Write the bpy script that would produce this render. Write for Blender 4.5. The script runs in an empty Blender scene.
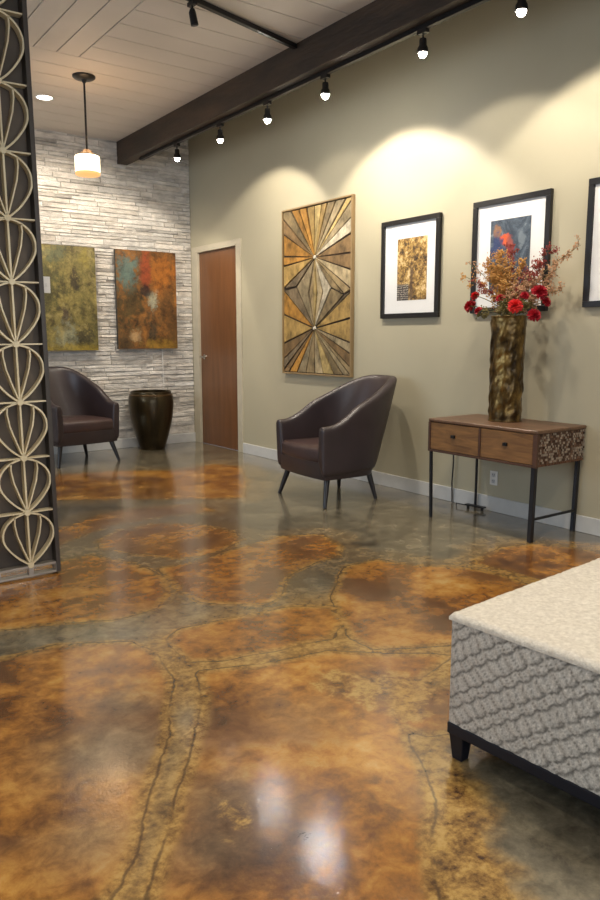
import bpy, bmesh, math, random
import numpy as np
from mathutils import Vector, Matrix, noise as mn
random.seed(7)
PI = math.pi
scn = bpy.context.scene
COL = scn.collection
# ------------------------------------------------------------------ camera
cd = bpy.data.cameras.new('camera'); cam = bpy.data.objects.new('camera', cd); COL.objects.link(cam)
cam.location = (0, 0, 1.2)
cam.rotation_euler = (math.radians(90 - 8.619), math.radians(0.03), math.radians(-35.991))
cd.sensor_fit = 'VERTICAL'; cd.sensor_height = 36; cd.lens = 739.09 / 900 * 36
cd.clip_start = .05
scn.camera = cam
# ------------------------------------------------------------------ world
w = bpy.data.worlds.new('world'); scn.world = w; w.use_nodes = True
w.node_tree.nodes['Background'].inputs[0].default_value = (.62, .78, 1, 1)
w.node_tree.nodes['Background'].inputs[1].default_value = .9
# ------------------------------------------------------------------ exposure
vs = scn.view_settings
vs.view_transform = 'Standard'; vs.look = 'None'; vs.gamma = 1; vs.use_curve_mapping = False
vs.exposure = 0.07
W, D, ZC = 4.0675, 7.708, 3.2316
ZH = 4.3            # the strip between beam and right wall is open to a higher ceiling
BX0, BX1, BZ = 3.222, 3.335, 3.008
XL, YF = -3.2, -2.5
# ------------------------------------------------------------------ big lights (daylight through the windows, room downlights)
def area(name, loc, rot, sx, sy, power, col):
    l = bpy.data.lights.new(name, 'AREA'); l.shape = 'RECTANGLE'; l.size = sx; l.size_y = sy
    l.energy = power; l.color = col
    o = bpy.data.objects.new(name, l); COL.objects.link(o); o.location = loc; o.rotation_euler = rot
    return o
DAY = (.70, .84, 1.0)
area('window_daylight_side', (XL - .12, 5.0, 1.75), (0, -PI / 2, 0), 1.9, 3.4, 95, DAY)
area('window_daylight_front', (.4, YF - .12, 1.6), (PI / 2, 0, 0), 4.2, 2.1, 78, (.90, .95, 1.0))
WARM = (1.0, .885, .72)
DL_POWER = 26
TRACK_POWER = 62
DOWNLIGHTS = [(2.167, 6.69), (.3, 6.4), (-1.2, 3.6), (1.9, 1.9), (2.2, .4), (.2, 1.2), (-1.4, .4)]

# ------------------------------------------------------------------ materials
def nodes(name):
    m = bpy.data.materials.new(name); m.use_nodes = True
    nt = m.node_tree
    return m, nt, nt.nodes['Principled BSDF']
def N(nt, t, **k):
    n = nt.nodes.new(t)
    for a, b in k.items(): setattr(n, a, b)
    return n
def L(nt, a, b): nt.links.new(a, b)
def coords(nt, scale=(1, 1, 1), rot=(0, 0, 0), loc=(0, 0, 0)):
    tc = N(nt, 'ShaderNodeTexCoord'); mp = N(nt, 'ShaderNodeMapping')
    mp.inputs['Scale'].default_value = scale; mp.inputs['Rotation'].default_value = rot; mp.inputs['Location'].default_value = loc
    L(nt, tc.outputs['Object'], mp.inputs[0]); return mp.outputs[0]
def noise(nt, vec, scale, detail=4, rough=.55, dist=0):
    n = N(nt, 'ShaderNodeTexNoise'); n.inputs['Scale'].default_value = scale; n.inputs['Detail'].default_value = detail
    n.inputs['Roughness'].default_value = rough; n.inputs['Distortion'].default_value = dist
    if vec is not None: L(nt, vec, n.inputs['Vector'])
    return n.outputs['Fac']
def ramp(nt, fac, stops, mode='LINEAR'):
    r = N(nt, 'ShaderNodeValToRGB'); r.color_ramp.interpolation = mode
    e = r.color_ramp.elements
    while len(e) < len(stops): e.new(.5)
    for i, (p, c) in enumerate(stops):
        e[i].position = p; e[i].color = (*c, 1) if len(c) == 3 else c
    L(nt, fac, r.inputs[0]); return r.outputs['Color']
def mix(nt, fac, a, b, typ='MIX'):
    n = N(nt, 'ShaderNodeMix', data_type='RGBA', blend_type=typ)
    if isinstance(fac, (int, float)): n.inputs[0].default_value = fac
    else: L(nt, fac, n.inputs[0])
    for i, v in ((6, a), (7, b)):
        if isinstance(v, tuple): n.inputs[i].default_value = (*v, 1)
        else: L(nt, v, n.inputs[i])
    return n.outputs[2]
def math_(nt, op, a, b=None, clamp=False):
    n = N(nt, 'ShaderNodeMath', operation=op, use_clamp=clamp)
    for i, v in enumerate((a, b)):
        if v is None: continue
        if isinstance(v, (int, float)): n.inputs[i].default_value = v
        else: L(nt, v, n.inputs[i])
    return n.outputs[0]
def sstep(nt, v, lo, hi):
    n = N(nt, 'ShaderNodeMapRange', interpolation_type='SMOOTHSTEP')
    L(nt, v, n.inputs[0]); n.inputs[1].default_value = lo; n.inputs[2].default_value = hi
    return n.outputs[0]
def bump(nt, bsdf, h, strength, dist=.01):
    b = N(nt, 'ShaderNodeBump'); b.inputs['Strength'].default_value = strength; b.inputs['Distance'].default_value = dist
    L(nt, h, b.inputs['Height']); L(nt, b.outputs[0], bsdf.inputs['Normal'])
def mat(name, col, rough=.5, metal=0, col2=None, scale=8, stretch=(1, 1, 1), bmp=0, bscale=None, bdist=.003, coat=0, detail=4, spec=.5):
    m, nt, b = nodes(name)
    b.inputs['Roughness'].default_value = rough; b.inputs['Metallic'].default_value = metal
    b.inputs['Coat Weight'].default_value = coat; b.inputs['Coat Roughness'].default_value = .15
    b.inputs['Specular IOR Level'].default_value = spec
    c2 = col2 or tuple(x * .88 for x in col)
    v = coords(nt, stretch)
    f = noise(nt, v, scale, detail)
    L(nt, ramp(nt, f, [(.3, c2), (.7, col)]), b.inputs['Base Color'])
    if bmp: bump(nt, b, noise(nt, v, bscale or scale * 4, 3), bmp, bdist)
    return m
def attr_mat(name, rough=.6, metal=0, nscale=20, namt=.35, bmp=.3, bdist=.004, stretch=(1, 1, 1)):
    """base colour from the mesh's own colour attribute, broken up with noise"""
    m, nt, b = nodes(name)
    a = N(nt, 'ShaderNodeAttribute', attribute_name='col')
    v = coords(nt, stretch); f = noise(nt, v, nscale, 5, .65)
    g = ramp(nt, f, [(.25, (1 - namt,) * 3), (.75, (1 + namt * .4,) * 3)])
    L(nt, mix(nt, 1.0, a.outputs['Color'], g, 'MULTIPLY'), b.inputs['Base Color'])
    b.inputs['Roughness'].default_value = rough; b.inputs['Metallic'].default_value = metal
    if bmp: bump(nt, b, f, bmp, bdist)
    return m
def emit(name, col, s):
    m, nt, b = nodes(name)
    b.inputs['Base Color'].default_value = (*col, 1); b.inputs['Emission Color'].default_value = (*col, 1)
    b.inputs['Emission Strength'].default_value = s
    return m
M = {}
M['taupe'] = mat('taupe_paint', (.43, .392, .282), .55, col2=(.415, .377, .271), scale=3, bmp=.08, bscale=120, bdist=.001)
M['trim'] = mat('trim_paint', (.60, .585, .53), .4)
M['doorframe'] = mat('door_frame_paint', (.52, .47, .36), .4)
M['ceil'] = mat('ceiling_board_paint', (.66, .60, .54), .6, col2=(.60, .55, .49), scale=2)
M['gap'] = mat('ceiling_gap', (.20, .17, .14), .8)
M['beam'] = mat('dark_timber', (.058, .033, .018), .6, col2=(.008, .005, .003), scale=2.2, stretch=(3, .6, 3), bmp=.5, bscale=14, bdist=.01)
M['black'] = mat('black_metal', (.012, .011, .011), .4, .3)
M['darksteel'] = mat('dark_steel', (.035, .035, .04), .35, .7)
M['leather'] = mat('brown_leather', (.040, .027, .030), .40, col2=(.028, .019, .021), scale=5, bmp=.12, bscale=160, bdist=.001, spec=.6)
M['seatleather'] = mat('seat_leather', (.068, .037, .035), .40, col2=(.048, .027, .025), scale=5, bmp=.12, bscale=160, bdist=.001)
M['legwood'] = mat('dark_leg', (.016, .013, .014), .3)
M['chrome'] = mat('brushed_nickel', (.62, .60, .56), .25, 1)
M['white'] = mat('white_plastic', (.78, .76, .72), .4)
M['whitewall'] = mat('white_paint', (.6, .6, .6), .7)
M['mat'] = mat('white_mat_board', (.80, .80, .80), .8, col2=(.79, .79, .79))
M['frameblack'] = mat('black_frame', (.010, .009, .009), .35)
M['bulb'] = emit('bulb_glow', (1, .93, .80), 40)
M['bulbhot'] = emit('bulb_glow_hot', (1, .94, .84), 620)
M['bulbmid'] = emit('bulb_glow_mid', (1, .94, .84), 380)
M['shade'] = emit('opal_glass_glow', (1, .82, .56), 3.2)
M['amber'] = emit('amber_glass', (1, .55, .20), .8)
M['brass'] = mat('aged_brass', (.10, .055, .02), .45, .5)
M['down'] = emit('downlight_lens', (1, .93, .82), 14)
M['lath'] = mat('pale_gold_lath', (.80, .71, .50), .4, .1, col2=(.68, .58, .38), scale=6)
M['screenframe'] = mat('screen_frame', (.085, .075, .068), .38, .5)
M['screenback'] = mat('screen_back_panel', (.15, .118, .088), .6, .0, col2=(.060, .046, .036), scale=2)
M['screensilver'] = mat('screen_bottom_rail', (.42, .38, .33), .35, .6)
M['urn'] = mat('bronze_urn', (.085, .063, .032), .28, .75, col2=(.028, .021, .012), scale=3, stretch=(3, 3, .6), bmp=.1, bscale=12)

def wood(name, c1, c2, rough=.35, sc=3, stretch=(1, 6, 6), coat=0):
    m, nt, b = nodes(name)
    v = coords(nt, stretch)
    f = noise(nt, v, sc, 6, .6, .6)
    L(nt, ramp(nt, f, [(.25, c2), (.5, tuple((a + b_) / 2 for a, b_ in zip(c1, c2))), (.75, c1)]), b.inputs['Base Color'])
    b.inputs['Roughness'].default_value = rough; b.inputs['Coat Weight'].default_value = coat
    bump(nt, b, f, .15, .002)
    return m
M['door'] = wood('door_veneer', (.20, .082, .030), (.12, .048, .018), .38, 2.5, (6, 6, .5), .2)
M['tabletop'] = wood('table_top_wood', (.19, .10, .055), (.050, .025, .014), .42, 6, (5, .9, 5))
M['drawer'] = wood('drawer_wood', (.30, .150, .050), (.085, .038, .014), .42, 5, (5, .9, 6))
M['tabledark'] = wood('table_dark_edge', (.095, .04, .02), (.045, .02, .012), .5, 5, (5, .9, 5))
M['carved'] = attr_mat('carved_chips', .75, 0, 60, .5, .6, .004)
M['stone'] = attr_mat('whitewashed_stone', .85, 0, 8, .40, 1.0, .03, (1, 1, 2.4))
M['plank'] = attr_mat('painted_wood_wedges', .45, .1, 15, .80, .6, .003, (1, 1, .7))
M['baseboard'] = mat('baseboard_paint', (.60, .60, .59), .4)

# floor: stained concrete, patches from the mesh attribute broken by noise
def floor_mat():
    m, nt, b = nodes('stained_concrete')
    a = N(nt, 'ShaderNodeAttribute', attribute_name='sd'); sp = N(nt, 'ShaderNodeSeparateColor')
    L(nt, a.outputs['Color'], sp.inputs[0])
    d = math_(nt, 'SUBTRACT', sp.outputs[0], .5)             # metres, + inside a patch
    ringw, grey_stain_glare = sp.outputs[1], sp.outputs[2]
    v = coords(nt)
    n1 = noise(nt, v, 2.7, 9, .60, .3); n2 = noise(nt, v, 14, 6, .7, .3); n3 = noise(nt, v, 1.6, 4, .55, .5); n4 = noise(nt, v, 45, 4, .7)
    wob = math_(nt, 'ADD', math_(nt, 'MULTIPLY', math_(nt, 'SUBTRACT', n1, .5), .09), math_(nt, 'MULTIPLY', math_(nt, 'SUBTRACT', n2, .5), .035))
    dd = math_(nt, 'ADD', d, wob)
    # stains
    mixn = math_(nt, 'ADD', math_(nt, 'MULTIPLY', n1, .6), math_(nt, 'MULTIPLY', n2, .4))
    org = ramp(nt, mixn, [(.36, (.085, .033, .012)), (.43, (.17, .068, .018)), (.50, (.33, .140, .028)), (.57, (.48, .235, .050)), (.67, (.55, .36, .13))])
    brn = ramp(nt, mixn, [(.36, (.070, .032, .016)), (.5, (.165, .074, .028)), (.64, (.28, .135, .050))])
    org = mix(nt, sstep(nt, n3, .48, .64), org, brn)
    gry = ramp(nt, math_(nt, 'ADD', math_(nt, 'MULTIPLY', n1, .5), math_(nt, 'MULTIPLY', n2, .5)),
               [(.36, (.060, .050, .034)), (.5, (.140, .120, .082)), (.62, (.25, .21, .14))])
    tanz = ramp(nt, mixn, [(.36, (.14, .085, .038)), (.5, (.30, .185, .068)), (.64, (.46, .30, .13))])
    gld = ramp(nt, math_(nt, 'ADD', math_(nt, 'MULTIPLY', n2, .6), math_(nt, 'MULTIPLY', n4, .4)),
               [(.38, (.070, .034, .015)), (.47, (.24, .13, .036)), (.56, (.43, .26, .075)), (.7, (.52, .35, .13))])
    tanz = mix(nt, .75, tanz, gld)
    near = sstep(nt, math_(nt, 'ADD', d, math_(nt, 'MULTIPLY', math_(nt, 'SUBTRACT', n1, .5), .5)), -.22, -.10)
    sxyz = N(nt, 'ShaderNodeSeparateXYZ'); L(nt, v, sxyz.inputs[0])
    nearby = math_(nt, 'SUBTRACT', 1, sstep(nt, math_(nt, 'ADD', sxyz.outputs[1], math_(nt, 'MULTIPLY', n3, .8)), 2.75, 3.25))   # the gold stain was only laid in the near half
    near = math_(nt, 'MULTIPLY', near, math_(nt, 'ADD', .28, math_(nt, 'MULTIPLY', nearby, .72)))
    outc = mix(nt, near, gry, tanz)
    outc = mix(nt, math_(nt, 'MULTIPLY', grey_stain_glare, 1.2, True), outc, gry)
    org = mix(nt, math_(nt, 'MULTIPLY', grey_stain_glare, math_(nt, 'ADD', .35, math_(nt, 'MULTIPLY', n1, .9), True)), org, gry)
    inside = sstep(nt, dd, -.02, .035)
    c = mix(nt, inside, outc, org)
    # tan halo hugging each patch edge and the gold ring
    band = math_(nt, 'MULTIPLY', sstep(nt, dd, -.03, -.005), math_(nt, 'SUBTRACT', 1, sstep(nt, dd, .010, .045)))
    c = mix(nt, math_(nt, 'MULTIPLY', band, .7), c, gld)
    rw = sstep(nt, math_(nt, 'ADD', ringw, math_(nt, 'MULTIPLY', math_(nt, 'SUBTRACT', n2, .5), 1.3)), .35, .65)
    c = mix(nt, rw, c, gld)
    # dark crack line in the seam
    d3 = math_(nt, 'ADD', d, math_(nt, 'MULTIPLY', math_(nt, 'SUBTRACT', n1, .5), .10))
    seam = math_(nt, 'SUBTRACT', 1, sstep(nt, math_(nt, 'ABSOLUTE', math_(nt, 'ADD', d3, .004)), .0005, .007))
    c = mix(nt, math_(nt, 'MULTIPLY', seam, math_(nt, 'MULTIPLY', sstep(nt, n1, .38, .54), .75)), c, (.055, .030, .016))
    L(nt, c, b.inputs['Base Color'])
    r = N(nt, 'ShaderNodeMapRange'); L(nt, n2, r.inputs[0]); r.inputs[3].default_value = .15; r.inputs[4].default_value = .28
    L(nt, r.outputs[0], b.inputs['Roughness'])
    b.inputs['Coat Weight'].default_value = .65; b.inputs['Coat Roughness'].default_value = .06
    b.inputs['IOR'].default_value = 1.5
    h = math_(nt, 'ADD', math_(nt, 'MULTIPLY', noise(nt, v, 150, 2), .55), math_(nt, 'MULTIPLY', noise(nt, v, 16, 2), .8))
    bp = N(nt, 'ShaderNodeBump'); bp.inputs['Strength'].default_value = .21; bp.inputs['Distance'].default_value = .0022
    L(nt, h, bp.inputs['Height']); L(nt, bp.outputs[0], b.inputs['Normal']); L(nt, bp.outputs[0], b.inputs['Coat Normal'])
    return m
M['floor'] = floor_mat()

# ------------------------------------------------------------------ mesh helpers
class MB:
    def __init__(s): s.v = []; s.f = []; s.c = []; s.m = []; s.cur = (1, 1, 1); s.mi = 0
    def add(s, vs_, fs):
        o = len(s.v); s.v += [tuple(p) for p in vs_]
        for f in fs: s.f.append(tuple(i + o for i in f)); s.c.append(s.cur); s.m.append(s.mi)
        return s
    def box(s, x0, x1, y0, y1, z0, z1, T=None):
        vs_ = [Vector((x, y, z)) for z in (z0, z1) for y in (y0, y1) for x in (x0, x1)]
        if T: vs_ = [T @ p for p in vs_]
        return s.add(vs_, [(0, 2, 3, 1), (4, 5, 7, 6), (0, 1, 5, 4), (2, 6, 7, 3), (0, 4, 6, 2), (1, 3, 7, 5)])
    def bar(s, a, b, w, h=None, up=(0, 0, 1), w2=None):
        """square bar from a to b"""
        a, b = Vector(a), Vector(b); h = h or w; d = (b - a).normalized(); u = Vector(up)
        if abs(d.dot(u)) > .95: u = Vector((0, 1, 0))
        x = d.cross(u).normalized(); y = x.cross(d).normalized(); k = (w2 / w) if w2 else 1
        vs_ = [a + x * i * w / 2 + y * j * h / 2 for i, j in ((-1, -1), (1, -1), (1, 1), (-1, 1))]
        vs_ += [b + (x * i * w / 2 + y * j * h / 2) * k for i, j in ((-1, -1), (1, -1), (1, 1), (-1, 1))]
        return s.add(vs_, [(3, 2, 1, 0), (4, 5, 6, 7), (0, 1, 5, 4), (1, 2, 6, 5), (2, 3, 7, 6), (3, 0, 4, 7)])
    def tube(s, pts, rs, n=8, cap=True):
        pts = [Vector(p) for p in pts]
        if isinstance(rs, (int, float)): rs = [rs] * len(pts)
        rings = []; prev = None
        for i, p in enumerate(pts):
            d = (pts[min(i + 1, len(pts) - 1)] - pts[max(i - 1, 0)]).normalized()
            if prev is None: prev = d.orthogonal().normalized()
            x = (prev - d * prev.dot(d)).normalized(); prev = x; y = d.cross(x)
            rings.append([p + (x * math.cos(2 * PI * k / n) + y * math.sin(2 * PI * k / n)) * rs[i] for k in range(n)])
        return s.rings(rings, cap)
    def rings(s, rings, cap=True, closed=True):
        n = len(rings[0]); vs_ = [p for r in rings for p in r]; fs = []
        for i in range(len(rings) - 1):
            for k in range(n if closed else n - 1):
                k2 = (k + 1) % n
                fs.append((i * n + k, i * n + k2, (i + 1) * n + k2, (i + 1) * n + k))
        if cap:
            fs.append(tuple(range(n - 1, -1, -1))); fs.append(tuple((len(rings) - 1) * n + k for k in range(n)))
        return s.add(vs_, fs)
    def lathe(s, prof, c=(0, 0, 0), n=32, cap=True):
        return s.rings([[Vector((c[0] + r * math.cos(2 * PI * k / n), c[1] + r * math.sin(2 * PI * k / n), c[2] + z)) for k in range(n)] for r, z in prof], cap)
    def sphere(s, c, r, n=16, m=10, sz=1):
        return s.lathe([(max(1e-4, r * math.sin(PI * i / m)), -r * sz * math.cos(PI * i / m)) for i in range(m + 1)], c, n, False)
    def build(s, name, material, parent=None, smooth=False, bevel=0, seg=2, sub=0, colors=False, loc=None, weld=False, keep=False):
        me = bpy.data.meshes.new(name); me.from_pydata(s.v, [], s.f)
        for mm in (material if isinstance(material, (list, tuple)) else [material]): me.materials.append(mm)
        if max(s.m, default=0): me.polygons.foreach_set('material_index', s.m)
        if colors:
            ca = me.color_attributes.new('col', 'FLOAT_COLOR', 'CORNER')
            arr = []
            for p in me.polygons: arr += list((*s.c[p.index], 1.0)) * p.loop_total
            ca.data.foreach_set('color', arr)
        bm = bmesh.new(); bm.from_mesh(me)
        if weld: bmesh.ops.remove_doubles(bm, verts=bm.verts, dist=1e-5)
        if not keep: bmesh.ops.recalc_face_normals(bm, faces=bm.faces); bm.to_mesh(me); bm.free()
        if smooth:
            me.polygons.foreach_set('use_smooth', [True] * len(me.polygons))
            if smooth != 'all': me.set_sharp_from_angle(angle=math.radians(40))
        me.update()
        o = bpy.data.objects.new(name, me); COL.objects.link(o)
        if loc: o.location = loc
        if parent: o.parent = parent
        if bevel:
            b = o.modifiers.new('b', 'BEVEL'); b.width = bevel; b.segments = seg; b.limit_method = 'ANGLE'; b.angle_limit = math.radians(35)
        if sub:
            b = o.modifiers.new('s', 'SUBSURF'); b.levels = b.render_levels = sub
        return o
def tag(o, label, cat, group=None, kind=None):
    o['label'] = label; o['category'] = cat
    if group: o['group'] = group
    if kind: o['kind'] = kind
    return o
def struct(o): o['kind'] = 'structure'; return o
def thing(name, label, cat, loc=(0, 0, 0), rz=0, group=None):
    o = bpy.data.objects.new(name, None); o.empty_display_size = .1; COL.objects.link(o)
    o.location = loc; o.rotation_euler = (0, 0, rz); return tag(o, label, cat, group)
def copy_tree(o, parent=None):
    c = o.copy(); COL.objects.link(c); c.parent = parent
    for ch in list(o.children): copy_tree(ch, c)
    return c

# ================================================================== STRUCTURE
# floor
PATCH = {
'left_oval': [[0.488, 3.131],[0.713, 3.108],[0.933, 3.016],[1.166, 2.932],[1.34, 2.953],[1.477, 3.081],[1.562, 3.311],[1.527, 3.669],[1.399, 3.923],[1.116, 3.901],[0.62, 3.861]],
'big_left': [[-0.261, 3.06],[0.437, 2.853],[0.641, 2.823],[0.865, 2.81],[1.098, 2.665],[1.141, 2.517],[1.085, 2.265],[0.892, 1.916],[0.738, 1.719],[0.616, 1.517],[0.507, 1.402],[0.419, 1.273],[-0.197, 1.0]],
'centre': [[1.195, 2.263],[1.408, 2.192],[1.685, 2.122],[1.839, 1.977],[1.985, 1.882],[2.04, 1.82],[1.834, 1.761],[1.71, 1.719],[1.591, 1.634],[1.481, 1.489],[1.403, 1.34],[1.288, 1.206],[1.188, 1.103],[1.08, 0.986],[0.972, 0.872],[0.53, 1.193],[0.58, 1.349],[0.735, 1.568],[0.952, 1.838],[1.095, 2.077]],
'right_big': [[2.247, 2.777],[2.434, 2.925],[2.627, 2.918],[2.74, 2.726],[2.917, 2.533],[2.986, 2.36],[2.945, 2.087],[2.793, 1.87],[2.31, 1.811],[2.131, 1.904],[2.023, 1.947],[1.851, 2.048],[1.834, 2.181],[1.949, 2.407],[2.098, 2.614]],
'right_far': [[3.006, 2.577],[3.188, 2.628],[3.395, 2.677],[3.627, 2.586],[3.725, 2.387],[3.783, 2.174],[3.316, 2.003],[3.046, 2.161],[3.033, 2.366]],
'mid_small': [[1.219, 2.601],[1.315, 2.659],[1.552, 2.652],[1.839, 2.608],[2.004, 2.504],[1.923, 2.327],[1.769, 2.228],[1.539, 2.251],[1.305, 2.309],[1.193, 2.369]],
'far_ellipse': [[1.527, 4.186],[1.728, 4.357],[1.994, 4.385],[2.231, 4.181],[2.314, 3.902],[2.25, 3.69],[1.97, 3.534],[1.759, 3.57],[1.588, 3.81],[1.505, 4.018]],
'mid_right': [[1.613, 3.477],[1.852, 3.479],[2.137, 3.561],[2.481, 3.635],[2.704, 3.503],[2.668, 3.254],[2.519, 3.089],[2.315, 3.077],[2.084, 2.973],[1.864, 2.733],[1.743, 2.692],[1.54, 2.902],[1.512, 3.09]],
'far_row': [[1.735, 6.514],[2.078, 6.502],[2.497, 6.385],[2.963, 6.112],[3.46, 6.156],[3.596, 5.919],[3.287, 5.281],[2.899, 4.719],[2.594, 4.853],[2.166, 5.161],[1.728, 5.435],[1.379, 5.481]],
'wedge': [[1.219, 4.436],[1.458, 4.613],[1.805, 4.83],[2.046, 4.881],[2.512, 4.702],[2.486, 4.449],[2.17, 4.495],[1.819, 4.512],[1.569, 4.382],[1.329, 4.223]],
'disc': [[1.50, 1.60],[1.62, 1.70],[1.78, 1.72],[1.9, 1.62],[1.85, 1.46],[1.66, 1.42],[1.54, 1.47]],
}
RING = [[2.095, 1.78],[1.951, 1.798],[1.78, 1.742],[1.63, 1.647],[1.506, 1.506],[1.416, 1.342],[1.3, 1.207],[1.194, 1.098],[1.087, 0.981],[0.98, 0.867],[1.13, 0.758],[1.213, 0.89],[1.318, 1.074],[1.443, 1.209],[1.54, 1.36],[1.50, 1.50],[1.56, 1.62],[1.66, 1.70],[1.85, 1.72],[2.0, 1.66]]
def sdist(P, poly):
    poly = np.array(poly); n = len(poly); d = np.full(len(P), 1e9); ins = np.zeros(len(P), bool)
    for i in range(n):
        a, b = poly[i], poly[(i + 1) % n]; e = b - a; q = P - a
        t = np.clip((q @ e) / (e @ e), 0, 1); d = np.minimum(d, np.hypot(*(q - t[:, None] * e).T))
        cr = ((a[1] > P[:, 1]) != (b[1] > P[:, 1])) & (P[:, 0] < (b[0] - a[0]) * (P[:, 1] - a[1]) / ((b[1] - a[1]) or 1e-9) + a[0])
        ins ^= cr
    return np.where(ins, d, -d)
def make_floor():
    xs = np.concatenate([np.linspace(XL, -.32, 12), np.arange(-.3, W + .02, .022)]); xs[-1] = W + .02
    ys = np.concatenate([np.linspace(YF, .68, 12), np.arange(.7, D + .02, .022)]); ys[-1] = D + .02
    X, Y = np.meshgrid(xs, ys); P = np.stack([X.ravel(), Y.ravel()], 1)
    sd = np.full(len(P), -9.)
    for k, pl in PATCH.items(): sd = np.maximum(sd, sdist(P, pl))
    # rest of the room floor: more patches, out of the photograph's sight
    rg = sdist(P, RING)
    def blob(cx, cy, r, sy=1): return np.exp(-(((P[:, 0] - cx) / r) ** 2 + ((P[:, 1] - cy) / (r * sy)) ** 2))
    ring = np.clip(.5 + rg / .05, 0, 1)
    for cx, cy, r, k in [(1.66, 1.76, .20, .75), (1.55, 1.92, .16, .6), (1.38, 1.22, .08, .5), (1.62, 1.62, .10, .8), (.86, 1.48, .12, .45), (1.18, 1.60, .12, .4)]:
        ring = np.maximum(ring, k * blob(cx, cy, r))
    grey_stain_glare = np.zeros(len(P))  # grey stain blobs, plus grey wall glare painted into the near floor
    for cx, cy, r, k in [(.72, 1.95, .20, .9), (.88, 2.2, .13, .6), (2.12, 2.82, .14, 1), (.60, 2.93, .13, 1), (.80, 2.90, .12, 1), (1.0, 2.83, .10, .9), (1.12, 2.75, .08, .7), (.55, 1.62, .14, .7), (.88, 1.55, .15, .7), (.78, 1.42, .12, .7), (1.0, 2.0, .1, .5)]:
        grey_stain_glare = np.maximum(grey_stain_glare, k * blob(cx, cy, r))
    nx, ny = len(xs), len(ys)
    idx = np.arange(nx * ny).reshape(ny, nx)
    F = np.stack([idx[:-1, :-1], idx[:-1, 1:], idx[1:, 1:], idx[1:, :-1]], -1).reshape(-1, 4)
    V = np.column_stack([P, np.zeros(len(P))])
    me = bpy.data.meshes.new('floor'); me.from_pydata(V.tolist(), [], F.tolist())
    ca = me.color_attributes.new('sd', 'FLOAT_COLOR', 'POINT')
    ca.data.foreach_set('color', np.column_stack([np.clip(sd, -.45, .45) + .5, ring, grey_stain_glare, np.ones(len(P))]).astype('f').ravel())
    me.materials.append(M['floor'])
    o = bpy.data.objects.new('floor', me); COL.objects.link(o); struct(o)
make_floor()

# walls
DY0, DY1, DZ = 6.690, 7.545, 2.150       # door opening
m = MB(); m.box(W, W + .15, YF, DY0, 0, ZH); m.box(W, W + .15, DY1, D + .15, 0, ZH); m.box(W, W + .15, DY0, DY1, DZ, ZH)
m.box(W + .10, W + .15, DY0, DY1, 0, DZ)
struct(m.build('wall_right', M['taupe']))
def window_wall(name, axis, pos, a0, a1, w0, w1, z0, z1):
    m = MB()
    def b(p0, p1, q0, q1):
        if axis == 'x': m.box(pos - .1, pos, p0, p1, q0, q1)
        else: m.box(p0, p1, pos - .1, pos, q0, q1)
    b(a0, w0, 0, ZH); b(w1, a1, 0, ZH); b(w0, w1, 0, z0); b(w0, w1, z1, ZH)
    struct(m.build(name, M['taupe']))
window_wall('wall_left', 'x', XL, YF, D, 3.3, 6.7, .8, 2.7)
window_wall('wall_front', 'y', YF, XL, W, -1.7, 2.5, .55, 2.65)
for i, (axis, pos, p0, p1, z0, z1) in enumerate([('x', XL - .06, 3.3, 6.7, .8, 2.7), ('y', YF - .06, -1.7, 2.5, .55, 2.65)]):
    m = MB(); n = 4
    for k in range(n + 1):
        q = p0 + (p1 - p0) * k / n; q0, q1 = max(p0, q - .025), min(p1, q + .025)
        (m.box(pos - .02, pos + .02, q0, q1, z0, z1) if axis == 'x' else m.box(q0, q1, pos - .02, pos + .02, z0, z1))
    for z in (z0, z1 - .05):
        (m.box(pos - .02, pos + .02, p0, p1, z, z + .05) if axis == 'x' else m.box(p0, p1, pos - .02, pos + .02, z, z + .05))
    struct(m.build('window_%d' % (i + 1), M['frameblack']))

# back wall: whitewashed ledger stone courses
def stone_wall():
    m = MB(); rnd = random.Random(3)
    m.cur = (.62, .60, .56); m.box(XL, W, D + .005, D + .15, 0, ZH)
    z = .0
    while z < ZH:
        h = rnd.choice([.03, .035, .04, .05, .06]) if z > .1 else .10
        z1 = min(z + h, ZH); x = XL if rnd.random() < .5 else XL
        x = XL - rnd.random() * .3
        while x < W:
            l = rnd.uniform(.12, .55); x1 = min(x + l, W)
            if x1 > -1.0 or True:
                t = rnd.uniform(.003, .010) if z > .1 else 0
                g = rnd.uniform(.62, .80)
                if rnd.random() < .10: g *= .72
                wm = rnd.uniform(.008, .04)
                m.cur = (g + wm, g * .975, g * .93 - wm)
                a = max(x, XL); e = rnd.uniform(.0, .002)
                y = D - t
                j = lambda s_: rnd.uniform(-s_, s_)
                vs_ = [(a + e, D + .01, z + .002), (x1 - e, D + .01, z + .002), (x1 - e, D + .01, z1 - .002), (a + e, D + .01, z1 - .002),
                       (a + e + .004, y + j(.006), z + .005 + j(.003)), (x1 - e - .004, y + j(.006), z + .005 + j(.003)), (x1 - e - .004, y + j(.006), z1 - .005 + j(.003)), (a + e + .004, y + j(.006), z1 - .005 + j(.003))]
                if x1 - a > .02: m.add(vs_, [(4, 5, 6, 7), (0, 1, 5, 4), (1, 2, 6, 5), (2, 3, 7, 6), (3, 0, 4, 7)])
            x = x1
            if x1 >= W: break
        z = z1
    struct(m.build('wall_back', M['stone'], colors=True))
stone_wall()

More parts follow.
